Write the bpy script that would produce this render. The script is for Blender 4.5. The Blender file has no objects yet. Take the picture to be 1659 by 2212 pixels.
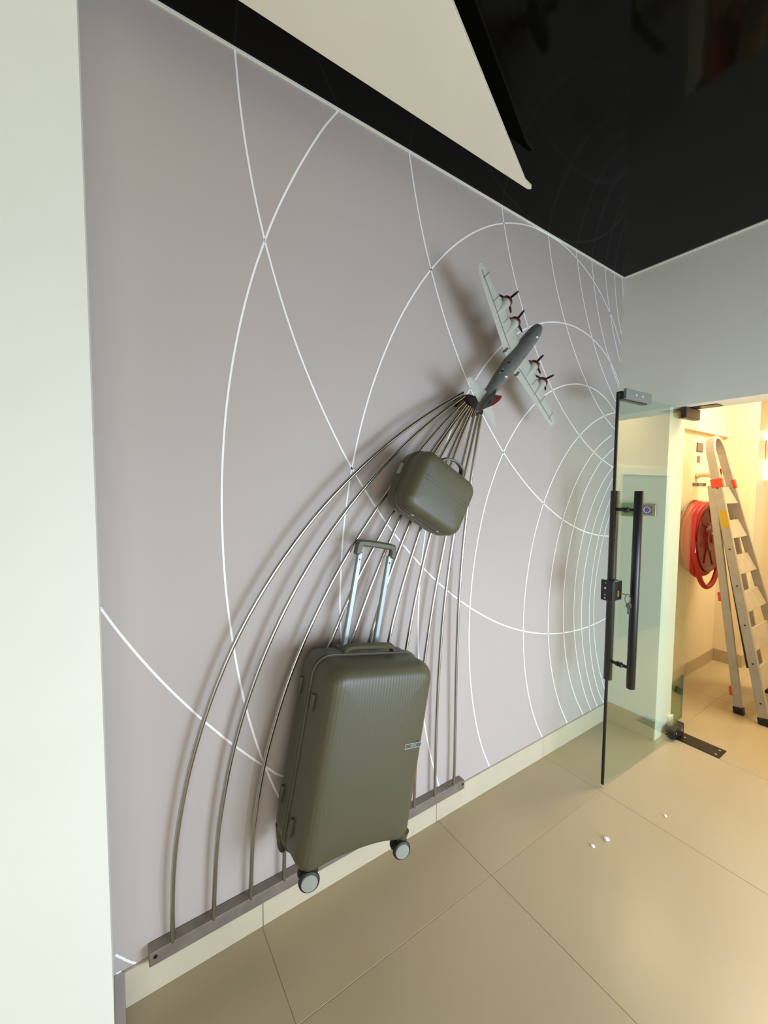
import bpy, bmesh, math, random
from mathutils import Vector, Matrix
random.seed(7)
sc = bpy.context.scene
C = bpy.context.collection
PI = math.pi

# ------------------------------------------------------------------ camera
FPX, YAW, PITCH, ROLL = 875.8, 0.976, -0.0603, 0.0060
CAM = Vector((1.3738, -2.7798, 1.57))
cam_d = bpy.data.cameras.new('camera'); cam = bpy.data.objects.new('camera', cam_d); C.objects.link(cam)
cam_d.sensor_fit = 'VERTICAL'; cam_d.sensor_height = 24.0
cam_d.lens = FPX / 2212.0 * 24.0
cam_d.clip_start = 0.02; cam_d.clip_end = 200
fw = Vector((-math.sin(YAW)*math.cos(PITCH), math.cos(YAW)*math.cos(PITCH), math.sin(PITCH)))
rt = Vector((math.cos(YAW), math.sin(YAW), 0)); up = rt.cross(fw)
r2 = rt*math.cos(ROLL)+up*math.sin(ROLL); u2 = -rt*math.sin(ROLL)+up*math.cos(ROLL)
mw = Matrix((r2, u2, -fw)).transposed().to_4x4(); mw.translation = CAM
cam.matrix_world = mw
sc.camera = cam

# ------------------------------------------------------------------ view, world, lights
sc.view_settings.view_transform = 'Standard'; sc.view_settings.look = 'None'
sc.view_settings.gamma = 1.0; sc.view_settings.use_curve_mapping = False
sc.view_settings.exposure = -0.07
world = bpy.data.worlds.new('world'); sc.world = world; world.use_nodes = True
wn = world.node_tree.nodes; wn['Background'].inputs[0].default_value = (0.80, 0.90, 1.0, 1); wn['Background'].inputs[1].default_value = 0.8

def area(name, loc, rot, sx, sy, power, col, spread=None):
    d = bpy.data.lights.new(name, 'AREA'); d.shape = 'RECTANGLE'; d.size = sx; d.size_y = sy
    d.energy = power; d.color = col
    if spread: d.spread = spread
    o = bpy.data.objects.new(name, d); C.objects.link(o); o.location = loc; o.rotation_euler = rot
    return o
# daylight at the two shop windows opposite the mural
area('window_daylight', (3.06, -0.90, 0.82), (0, PI/2-math.radians(12), 0), 1.45, 1.55, 82, (0.65, 0.805, 1.0), math.radians(150))
area('entrance_daylight', (3.06, -3.35, 1.00), (0, PI/2-math.radians(12), 0), 1.9, 2.2, 23.5, (1.0, 0.925, 0.79), math.radians(145))
# warm ceiling lamps of the corridor
area('corridor_lamp', (0.95, 1.20, 2.70), (0, 0, 0), 0.7, 1.0, 64, (1.0, 0.79, 0.52))
area('corridor_lamp_far', (0.55, 2.45, 2.70), (0, 0, 0), 0.5, 0.5, 10, (1.0, 0.78, 0.50))

# ------------------------------------------------------------------ materials
def lin(c):
    return tuple(((v/255.0)/12.92 if v/255.0 <= 0.04045 else ((v/255.0+0.055)/1.055)**2.4) for v in c)
MATS = {}
def mat(name, col, rough=0.5, metal=0.0, var=0.0, vscale=6.0, bump=0.0, bscale=60.0, spec=0.5, coat=0.0, emit=None, estr=0.0, wave=None, stretch=None):
    m = bpy.data.materials.new(name); m.use_nodes = True; nt = m.node_tree; n = nt.nodes; l = nt.links
    b = n['Principled BSDF']
    b.inputs['Roughness'].default_value = rough; b.inputs['Metallic'].default_value = metal
    b.inputs['Specular IOR Level'].default_value = spec; b.inputs['Coat Weight'].default_value = coat
    c = lin(col)
    tc = n.new('ShaderNodeTexCoord')
    src = tc.outputs['Object']
    if stretch:
        mp = n.new('ShaderNodeMapping'); mp.inputs['Scale'].default_value = stretch; l.new(src, mp.inputs[0]); src = mp.outputs[0]
    if var > 0:
        nz = n.new('ShaderNodeTexNoise'); nz.inputs['Scale'].default_value = vscale; nz.inputs['Detail'].default_value = 5
        l.new(src, nz.inputs['Vector'])
        cr = n.new('ShaderNodeValToRGB'); l.new(nz.outputs['Fac'], cr.inputs[0])
        cr.color_ramp.elements[0].position = 0.3; cr.color_ramp.elements[1].position = 0.7
        cr.color_ramp.elements[0].color = (*[v*(1-var) for v in c], 1); cr.color_ramp.elements[1].color = (*[min(1, v*(1+var)) for v in c], 1)
        l.new(cr.outputs[0], b.inputs['Base Color'])
    else:
        b.inputs['Base Color'].default_value = (*c, 1)
    if bump > 0 or wave:
        bp = n.new('ShaderNodeBump'); bp.inputs['Strength'].default_value = bump or wave[1]; bp.inputs['Distance'].default_value = 0.002
        if wave:
            wv = n.new('ShaderNodeTexWave'); wv.bands_direction = 'X'; wv.inputs['Scale'].default_value = wave[0]
            l.new(tc.outputs['Object'], wv.inputs['Vector'])
            if len(wave) > 2:   # plain band across the middle: ribs only above and below it
                sx = n.new('ShaderNodeSeparateXYZ'); l.new(tc.outputs['Object'], sx.inputs[0])
                a1 = n.new('ShaderNodeMath'); a1.operation = 'SUBTRACT'; l.new(sx.outputs['Y'], a1.inputs[0]); a1.inputs[1].default_value = wave[2]
                a2 = n.new('ShaderNodeMath'); a2.operation = 'ABSOLUTE'; l.new(a1.outputs[0], a2.inputs[0])
                a3 = n.new('ShaderNodeMath'); a3.operation = 'GREATER_THAN'; l.new(a2.outputs[0], a3.inputs[0]); a3.inputs[1].default_value = wave[3]
                a4 = n.new('ShaderNodeMath'); a4.operation = 'MULTIPLY'; l.new(a3.outputs[0], a4.inputs[0]); l.new(wv.outputs['Fac'], a4.inputs[1])
                l.new(a4.outputs[0], bp.inputs['Height'])
            else: l.new(wv.outputs['Fac'], bp.inputs['Height'])
        else:
            nb = n.new('ShaderNodeTexNoise'); nb.inputs['Scale'].default_value = bscale; nb.inputs['Detail'].default_value = 3
            l.new(src, nb.inputs['Vector']); l.new(nb.outputs['Fac'], bp.inputs['Height'])
        l.new(bp.outputs[0], b.inputs['Normal'])
    if emit:
        b.inputs['Emission Color'].default_value = (*emit, 1); b.inputs['Emission Strength'].default_value = estr
    MATS[name] = m
    return m
def glass(name, tint, ior=1.5, frost=0.0):
    m = bpy.data.materials.new(name); m.use_nodes = True; nt = m.node_tree; n = nt.nodes; l = nt.links
    for x in list(n): n.remove(x)
    o = n.new('ShaderNodeOutputMaterial'); tr = n.new('ShaderNodeBsdfTransparent'); tr.inputs[0].default_value = (*tint, 1)
    gl = n.new('ShaderNodeBsdfGlossy'); gl.inputs['Roughness'].default_value = 0.0; gl.inputs['Color'].default_value = (0.95, 1, 0.98, 1)
    fr = n.new('ShaderNodeFresnel')
    ge = n.new('ShaderNodeNewGeometry'); mi = n.new('ShaderNodeMix'); mi.inputs[2].default_value = ior; mi.inputs[3].default_value = 1.0/ior
    l.new(ge.outputs['Backfacing'], mi.inputs[0]); l.new(mi.outputs[0], fr.inputs['IOR'])
    mx = n.new('ShaderNodeMixShader'); l.new(fr.outputs[0], mx.inputs[0]); l.new(tr.outputs[0], mx.inputs[1]); l.new(gl.outputs[0], mx.inputs[2])
    l.new(mx.outputs[0], o.inputs[0]); MATS[name] = m
    return m

M_mural = mat('mural_paint', (181, 170, 163), 0.62, var=0.025, vscale=1.6, bump=0.05, bscale=350)
M_line = mat('mural_line_print', (246, 243, 240), 0.6)
M_white = mat('white_wall_paint', (234, 234, 221), 0.6, var=0.015, vscale=3, bump=0.08, bscale=260)
M_grey = mat('pale_grey_wall_paint', (234, 231, 218), 0.6, var=0.02, vscale=2, bump=0.06, bscale=260)
M_cream = mat('cream_wall_paint', (228, 214, 184), 0.55, var=0.02, vscale=2, bump=0.05, bscale=200)
M_ceil = mat('black_gloss_ceiling', (11, 10, 8), 0.07, spec=0.10, coat=0.0, bump=0.01, bscale=3)
M_raft = mat('cream_ceiling_panel', (236, 227, 205), 0.55, var=0.015, vscale=4)
M_tile = mat('beige_porcelain_tile', (176, 160, 128), 0.34, var=0.05, vscale=1.7, bump=0.02, bscale=40)
M_grout = mat('tile_grout', (156, 141, 112), 0.6)
M_skirt = mat('skirting_tile', (196, 185, 160), 0.3, var=0.05, vscale=5, bump=0.04, bscale=60)
M_case = mat('olive_plastic', (80, 76, 54), 0.42, var=0.03, vscale=20, bump=0.15, bscale=500)
M_caserib = mat('olive_ribbed_plastic', (80, 76, 54), 0.42, wave=(26.0, 0.16, 0.012, 0.075))
M_caseseam = mat('olive_seam', (78, 76, 60), 0.5)
M_rubber = mat('black_rubber', (24, 23, 22), 0.5, bump=0.1, bscale=400)
M_hub = mat('grey_green_hub', (150, 154, 142), 0.4)
M_alu = mat('brushed_aluminium', (206, 212, 212), 0.32, metal=0.85, bump=0.05, bscale=200, stretch=(40, 40, 1))
M_steel = mat('stainless_rod', (188, 184, 178), 0.2, metal=1.0)
M_bar = mat('grey_base_bar', (132, 120, 110), 0.45, metal=0.35, var=0.18, vscale=14, bump=0.15, bscale=90)
M_black = mat('black_powder_coat', (20, 20, 20), 0.33, var=0.1, vscale=40)
M_bronze = mat('dark_bronze_metal', (62, 54, 44), 0.4, metal=0.4)
M_plane = mat('plane_grey', (174, 174, 162), 0.5, var=0.08, vscale=30, bump=0.05, bscale=90)
M_planed = mat('plane_dark_grey', (96, 98, 94), 0.42, var=0.12, vscale=24)
M_seam = mat('plane_panel_seam', (70, 72, 68), 0.6)
M_red = mat('red_paint', (150, 34, 34), 0.4)
M_prop = mat('propeller_black', (36, 24, 24), 0.45)
M_silver = mat('silver_dome', (190, 192, 184), 0.2, metal=0.7)
M_glass = glass('door_glass', (0.90, 0.96, 0.93))
M_green = glass('green_glass', (0.32, 0.62, 0.46))
M_gedge = mat('green_glass_edge', (20, 128, 104), 0.15)
M_hose = mat('red_hose_canvas', (170, 32, 14), 0.5, var=0.12, vscale=30, bump=0.2, bscale=180)
M_reel = mat('crimson_reel_disc', (118, 16, 18), 0.38)
M_orange = mat('orange_red_plastic', (214, 74, 44), 0.4)
M_yellow = mat('yellow_sticker', (206, 172, 40), 0.5)
M_grayplate = mat('grey_plate', (112, 100, 84), 0.5)
M_btn = mat('brushed_button_plate', (150, 142, 134), 0.35, metal=0.6)
M_dark = mat('dark_button_face', (36, 34, 52), 0.3)
M_ring = mat('blue_ring_light', (60, 60, 200), 0.4, emit=(0.22, 0.20, 1.0), estr=1.6)
M_greenbox = mat('green_break_glass_box', (12, 120, 84), 0.35)
M_plaster = mat('white_plaster_crumb', (240, 240, 240), 0.7)
M_lamp = mat('lamp_glow', (255, 240, 214), 0.4, emit=(1.0, 0.90, 0.72), estr=4.0)
M_tealdoor = mat('grey_green_door', (150, 166, 158), 0.5)
M_paper = mat('paper_roll', (236, 230, 210), 0.8)
M_leaf = mat('tree_leaf', (70, 104, 52), 0.6, var=0.3, vscale=4)
M_bark = mat('tree_bark', (96, 80, 62), 0.8, var=0.2)
M_ground = mat('street_paving', (170, 166, 158), 0.8, var=0.1)
M_trolley = mat('grey_anodised_tube', (152, 160, 160), 0.4, metal=0.55)
M_ladder = mat('dull_aluminium', (178, 174, 165), 0.45, metal=0.45, var=0.08, vscale=12, bump=0.05, bscale=120)
M_tread = mat('dusty_aluminium_tread', (170, 160, 142), 0.6, metal=0.25, var=0.1, vscale=25)
M_key = mat('key_metal', (120, 118, 112), 0.4, metal=0.5)
M_strike = mat('strike_metal', (142, 152, 148), 0.4, metal=0.5)
M_groove = mat('olive_groove', (80, 76, 54), 0.5)
M_maroon = mat('maroon_cowl', (84, 22, 24), 0.4)
M_brass = mat('brass', (196, 164, 92), 0.25, metal=1.0)

# ------------------------------------------------------------------ helpers
def link(name, me, m, parent=None, mtx=None, smooth=False):
    o = bpy.data.objects.new(name, me); C.objects.link(o)
    if m and not me.materials: me.materials.append(m)
    if smooth:
        me.polygons.foreach_set('use_smooth', [True]*len(me.polygons))
        me.set_sharp_from_angle(angle=math.radians(38))
    if parent: o.parent = parent
    if mtx is not None: o.matrix_basis = mtx
    return o
def tag(o, label=None, cat=None, group=None, kind=None):
    if label: o['label'] = label
    if cat: o['category'] = cat
    if group: o['group'] = group
    if kind: o['kind'] = kind
    return o
def thing(name, label, cat, mtx=None, loc=None, group=None, kind=None):
    o = bpy.data.objects.new(name, None); C.objects.link(o); o.empty_display_size = 0.05
    if mtx is not None: o.matrix_basis = mtx
    if loc is not None: o.location = loc
    tag(o, label, cat, group, kind)
    return o
def frame(org, x, y, z):
    m = Matrix((Vector(x), Vector(y), Vector(z))).transposed().to_4x4(); m.translation = Vector(org); return m
class MB:
    def __init__(s): s.v = []; s.f = []
    def box(s, lo, hi):
        b = len(s.v); x0, y0, z0 = lo; x1, y1, z1 = hi
        s.v += [(x0,y0,z0),(x1,y0,z0),(x1,y1,z0),(x0,y1,z0),(x0,y0,z1),(x1,y0,z1),(x1,y1,z1),(x0,y1,z1)]
        s.f += [tuple(b+i for i in q) for q in ((0,3,2,1),(4,5,6,7),(0,1,5,4),(1,2,6,5),(2,3,7,6),(3,0,4,7))]
        return s
    def loft(s, loops, cap=True, closed=False):
        b = len(s.v); n = len(loops[0])
        for L in loops: s.v += [tuple(p) for p in L]
        k = len(loops)
        for i in range(k if closed else k-1):
            a0 = b+i*n; a1 = b+((i+1) % k)*n
            for j in range(n): s.f.append((a0+j, a0+(j+1) % n, a1+(j+1) % n, a1+j))
        if cap and not closed:
            s.f.append(tuple(b+j for j in reversed(range(n)))); s.f.append(tuple(b+(k-1)*n+j for j in range(n)))
        return s
    def tube(s, pts, r, n=8, cap=True, sq=None, closed=False, refn=None):
        pts = [Vector(p) for p in pts]; loops = []
        N = len(pts); prev = None
        for i, p in enumerate(pts):
            t = (pts[(i+1) % N if closed else min(i+1, N-1)]-pts[(i-1) % N if closed else max(i-1, 0)]).normalized()
            if prev is None:
                a = Vector(refn) if refn else (Vector((0,0,1)) if abs(t.z) < 0.9 else Vector((1,0,0)))
            else: a = prev
            u = (a-t*a.dot(t)).normalized(); w = t.cross(u); prev = u
            rr = r[i] if isinstance(r, (list, tuple)) else r
            if sq: loops.append([p+u*(cu*sq[0]/2)+w*(cw*sq[1]/2) for cu, cw in ((1,1),(-1,1),(-1,-1),(1,-1))])
            else: loops.append([p+u*(rr*math.cos(2*PI*k/n))+w*(rr*math.sin(2*PI*k/n)) for k in range(n)])
        return s.loft(loops, cap=cap, closed=closed)
    def lathe(s, prof, org=(0,0,0), ax='z', n=24, cap=True):
        loops = []
        for r, h in prof:
            L = []
            for k in range(n):
                c, d = r*math.cos(2*PI*k/n), r*math.sin(2*PI*k/n)
                if ax == 'z': q = (c, d, h)
                elif ax == 'x': q = (h, c, d)
                else: q = (d, h, c)
                L.append((q[0]+org[0], q[1]+org[1], q[2]+org[2]))
            loops.append(L)
        return s.loft(loops, cap=cap)
    def prism(s, poly, h0, h1, ax='z'):
        f = {'z': lambda p, h: (p[0], p[1], h), 'x': lambda p, h: (h, p[0], p[1]), 'y': lambda p, h: (p[1], h, p[0])}[ax]
        return s.loft([[f(p, h0) for p in poly], [f(p, h1) for p in poly]])
    def mesh(s, name='mesh', bevel=0.0, seg=1):
        me = bpy.data.meshes.new(name); me.from_pydata(s.v, [], s.f)
        bm = bmesh.new(); bm.from_mesh(me)
        bmesh.ops.recalc_face_normals(bm, faces=bm.faces)
        if bevel: bmesh.ops.bevel(bm, geom=[e for e in bm.edges if len(e.link_faces) == 2 and e.calc_face_angle(0) > 0.5], offset=bevel, segments=seg, profile=0.5, affect='EDGES')
        bm.to_mesh(me); bm.free(); return me
    def obj(s, name, m, parent=None, mtx=None, smooth=False, bevel=0.0, seg=1):
        return link(name, s.mesh(name, bevel, seg), m, parent, mtx, smooth)
def box(name, lo, hi, m, parent=None, bevel=0.0, seg=1, mtx=None, smooth=False):
    return MB().box(lo, hi).obj(name, m, parent, mtx, smooth, bevel, seg)
def rrect(w, h, r, n=7, es=8):
    pts = []
    cs = [(w/2-r, h/2-r, 0), (-w/2+r, h/2-r, PI/2), (-w/2+r, -h/2+r, PI), (w/2-r, -h/2+r, 1.5*PI)]
    for i, (cx, cy, a) in enumerate(cs):
        arc = [(cx+r*math.cos(a+PI/2*k/n), cy+r*math.sin(a+PI/2*k/n)) for k in range(n+1)]
        pts += arc
        nx, ny, na = cs[(i+1) % 4]
        e = (nx+r*math.cos(na), ny+r*math.sin(na)); s0 = arc[-1]
        pts += [(s0[0]+(e[0]-s0[0])*k/es, s0[1]+(e[1]-s0[1])*k/es) for k in range(1, es)]
    return pts
def catmull(P, k=4):
    P = [Vector(p) for p in P]; out = []
    for i in range(len(P)-1):
        a, b, c, d = P[max(i-1, 0)], P[i], P[i+1], P[min(i+2, len(P)-1)]
        for j in range(k):
            t = j/k
            out.append(0.5*((2*b)+(c-a)*t+(2*a-5*b+4*c-d)*t*t+(3*b-a-3*c+d)*t**3))
    out.append(P[-1]); return out
def copy_tree(o, parent=None):
    c = o.copy(); C.objects.link(c); c.parent = parent
    for ch in o.children: copy_tree(ch, c)
    return c
MURAL=[
 [(-2.419,2.928),(-2.407,2.780),(-2.387,2.635),(-2.359,2.491),(-2.323,2.349),(-2.279,2.210),(-2.228,2.073),(-2.168,1.939),(-2.101,1.809),(-2.027,1.682),(-1.944,1.561),(-1.855,1.444),(-1.758,1.334),(-1.654,1.230),(-1.544,1.134),(-1.427,1.045),(-1.304,0.966),(-1.176,0.895),(-1.043,0.834),(-0.905,0.784),(-0.764,0.744),(-0.620,0.715),(-0.474,0.697),(-0.327,0.690),(-0.180,0.693),(-0.034,0.708)],
 [(-1.738,2.916),(-1.716,2.816),(-1.690,2.716),(-1.660,2.618),(-1.625,2.522),(-1.586,2.427),(-1.543,2.333),(-1.495,2.242),(-1.444,2.154),(-1.388,2.067),(-1.328,1.984),(-1.265,1.904),(-1.197,1.827),(-1.125,1.753),(-1.050,1.684),(-0.971,1.619),(-0.888,1.558),(-0.802,1.502),(-0.713,1.450),(-0.622,1.404),(-0.527,1.364),(-0.431,1.330),(-0.332,1.301),(-0.232,1.280),(-0.130,1.265),(-0.028,1.257)],
 [(-1.176,2.915),(-1.158,2.848),(-1.136,2.781),(-1.112,2.716),(-1.085,2.652),(-1.056,2.589),(-1.025,2.528),(-0.991,2.467),(-0.954,2.407),(-0.916,2.349),(-0.876,2.293),(-0.833,2.238),(-0.789,2.184),(-0.742,2.133),(-0.693,2.083),(-0.642,2.036),(-0.589,1.991),(-0.534,1.949),(-0.477,1.909),(-0.418,1.872),(-0.358,1.837),(-0.296,1.806),(-0.232,1.777),(-0.167,1.752),(-0.102,1.730),(-0.035,1.710)],
 [(-0.805,2.915),(-0.779,2.819),(-0.745,2.727),(-0.703,2.639),(-0.656,2.553),(-0.604,2.470),(-0.547,2.390),(-0.486,2.313),(-0.420,2.239),(-0.351,2.170),(-0.277,2.105),(-0.198,2.047),(-0.115,1.996),(-0.025,1.955)],
 [(-0.541,2.917),(-0.520,2.845),(-0.495,2.774),(-0.468,2.705),(-0.437,2.638),(-0.404,2.574),(-0.367,2.511),(-0.327,2.450),(-0.285,2.391),(-0.239,2.335),(-0.190,2.280),(-0.138,2.227),(-0.083,2.176),(-0.026,2.128)],
 [(-0.379,2.920),(-0.364,2.858),(-0.347,2.798),(-0.328,2.739),(-0.306,2.682),(-0.281,2.626),(-0.255,2.571),(-0.225,2.518),(-0.193,2.466),(-0.159,2.416),(-0.122,2.367),(-0.083,2.319),(-0.041,2.273),(0.003,2.229)],
 [(-0.228,2.917),(-0.218,2.874),(-0.207,2.831),(-0.195,2.789),(-0.181,2.747),(-0.166,2.706),(-0.150,2.666),(-0.132,2.625),(-0.114,2.586),(-0.094,2.547),(-0.073,2.508),(-0.050,2.470),(-0.027,2.433),(-0.002,2.396)],
 [(-0.113,2.915),(-0.109,2.887),(-0.105,2.859),(-0.100,2.831),(-0.094,2.804),(-0.086,2.777),(-0.078,2.750),(-0.069,2.724),(-0.060,2.697),(-0.049,2.671),(-0.037,2.646),(-0.025,2.620),(-0.011,2.595),(0.003,2.570)],
 [(-2.061,2.927),(-2.115,2.839),(-2.166,2.749),(-2.214,2.657),(-2.258,2.564),(-2.299,2.469),(-2.335,2.372),(-2.368,2.274),(-2.396,2.175),(-2.420,2.074),(-2.440,1.973),(-2.456,1.871),(-2.468,1.769),(-2.476,1.666),(-2.481,1.562),(-2.482,1.459),(-2.480,1.356),(-2.475,1.252),(-2.466,1.149),(-2.454,1.047),(-2.439,0.945),(-2.421,0.843),(-2.398,0.743),(-2.371,0.643),(-2.340,0.545),(-2.303,0.447)],
 [(-2.053,1.074),(-2.051,1.217),(-2.043,1.354),(-2.028,1.487),(-2.007,1.618),(-1.978,1.748),(-1.941,1.878),(-1.896,2.006),(-1.842,2.132),(-1.780,2.256),(-1.708,2.374),(-1.627,2.486),(-1.537,2.589),(-1.437,2.682),(-1.329,2.762),(-1.212,2.828),(-1.089,2.877),(-0.960,2.908),(-0.827,2.921),(-0.692,2.914),(-0.557,2.887),(-0.425,2.842),(-0.300,2.778),(-0.186,2.699),(-0.087,2.606),(-0.007,2.504)],
 [(-1.519,0.138),(-1.567,0.280),(-1.604,0.419),(-1.632,0.557),(-1.651,0.696),(-1.662,0.835),(-1.665,0.975),(-1.660,1.116),(-1.647,1.258),(-1.624,1.401),(-1.591,1.542),(-1.548,1.680),(-1.493,1.814),(-1.427,1.942),(-1.348,2.062),(-1.258,2.172),(-1.156,2.270),(-1.042,2.354),(-0.918,2.421),(-0.786,2.469),(-0.648,2.496),(-0.507,2.500),(-0.367,2.480),(-0.231,2.434),(-0.107,2.360),(0.000,2.257)],
 [(-1.176,0.112),(-1.228,0.226),(-1.269,0.339),(-1.299,0.452),(-1.321,0.567),(-1.336,0.683),(-1.343,0.800),(-1.345,0.918),(-1.339,1.037),(-1.326,1.156),(-1.306,1.275),(-1.278,1.392),(-1.242,1.507),(-1.196,1.617),(-1.140,1.723),(-1.075,1.822),(-1.000,1.913),(-0.914,1.994),(-0.820,2.063),(-0.716,2.119),(-0.606,2.160),(-0.490,2.183),(-0.372,2.187),(-0.253,2.170),(-0.139,2.130),(-0.034,2.064)],
 [(-0.722,0.115),(-0.773,0.199),(-0.816,0.287),(-0.851,0.377),(-0.880,0.469),(-0.901,0.562),(-0.916,0.657),(-0.924,0.754),(-0.927,0.851),(-0.923,0.948),(-0.913,1.044),(-0.896,1.141),(-0.874,1.235),(-0.845,1.328),(-0.809,1.419),(-0.767,1.506),(-0.719,1.589),(-0.663,1.669),(-0.602,1.743),(-0.534,1.812),(-0.460,1.874),(-0.381,1.929),(-0.297,1.977),(-0.208,2.017),(-0.116,2.048),(-0.021,2.069)],
 [(-0.469,0.118),(-0.554,0.257),(-0.620,0.403),(-0.666,0.556),(-0.694,0.713),(-0.701,0.873),(-0.689,1.033),(-0.658,1.192),(-0.607,1.345),(-0.537,1.490),(-0.448,1.624),(-0.341,1.743),(-0.216,1.842),(-0.073,1.918)],
 [(-0.290,0.114),(-0.378,0.242),(-0.448,0.377),(-0.500,0.519),(-0.535,0.667),(-0.552,0.818),(-0.551,0.971),(-0.533,1.123),(-0.496,1.272),(-0.441,1.414),(-0.367,1.546),(-0.273,1.664),(-0.159,1.765),(-0.025,1.842)],
 [(-0.199,0.110),(-0.268,0.228),(-0.328,0.351),(-0.376,0.480),(-0.412,0.613),(-0.434,0.749),(-0.440,0.886),(-0.431,1.023),(-0.406,1.157),(-0.364,1.288),(-0.306,1.412),(-0.231,1.527),(-0.141,1.630),(-0.036,1.719)],
 [(-0.120,0.112),(-0.186,0.221),(-0.243,0.336),(-0.289,0.456),(-0.324,0.580),(-0.346,0.706),(-0.354,0.834),(-0.349,0.962),(-0.329,1.088),(-0.295,1.212),(-0.247,1.331),(-0.187,1.444),(-0.114,1.550),(-0.030,1.646)],
 [(-0.040,0.109),(-0.106,0.209),(-0.161,0.314),(-0.203,0.424),(-0.234,0.537),(-0.254,0.653),(-0.263,0.771),(-0.262,0.889),(-0.249,1.007),(-0.226,1.123),(-0.192,1.237),(-0.148,1.346),(-0.093,1.450),(-0.027,1.548)],
 [(-0.031,0.209),(-0.083,0.304),(-0.126,0.399),(-0.160,0.494),(-0.186,0.589),(-0.203,0.685),(-0.211,0.781),(-0.211,0.877),(-0.201,0.973),(-0.183,1.069),(-0.156,1.166),(-0.121,1.263),(-0.076,1.360),(-0.023,1.457)],
 [(-2.811,1.229),(-2.780,1.169),(-2.747,1.110),(-2.712,1.051),(-2.676,0.994),(-2.638,0.937),(-2.599,0.882),(-2.559,0.827),(-2.517,0.773),(-2.475,0.720),(-2.431,0.669),(-2.386,0.618),(-2.339,0.569),(-2.290,0.522)],
 [(-2.805,0.179),(-2.801,0.174),(-2.798,0.169),(-2.794,0.164),(-2.790,0.159),(-2.786,0.154),(-2.783,0.149),(-2.779,0.144),(-2.775,0.139),(-2.771,0.134),(-2.767,0.129),(-2.762,0.124),(-2.758,0.120),(-2.754,0.115)],
 [(-0.019,2.914),(-0.017,2.906),(-0.016,2.898),(-0.014,2.890),(-0.012,2.883),(-0.011,2.875),(-0.009,2.867),(-0.007,2.859),(-0.005,2.851),(-0.004,2.843),(-0.002,2.836),(-0.000,2.828),(0.001,2.820),(0.003,2.812)],
 [(-2.805,0.114),(-2.804,0.114),(-2.803,0.114),(-2.802,0.115),(-2.801,0.115),(-2.800,0.115),(-2.799,0.115),(-2.798,0.116),(-2.797,0.116),(-2.796,0.116),(-2.795,0.116),(-2.794,0.117),(-2.793,0.117),(-2.792,0.117)],
]
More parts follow.
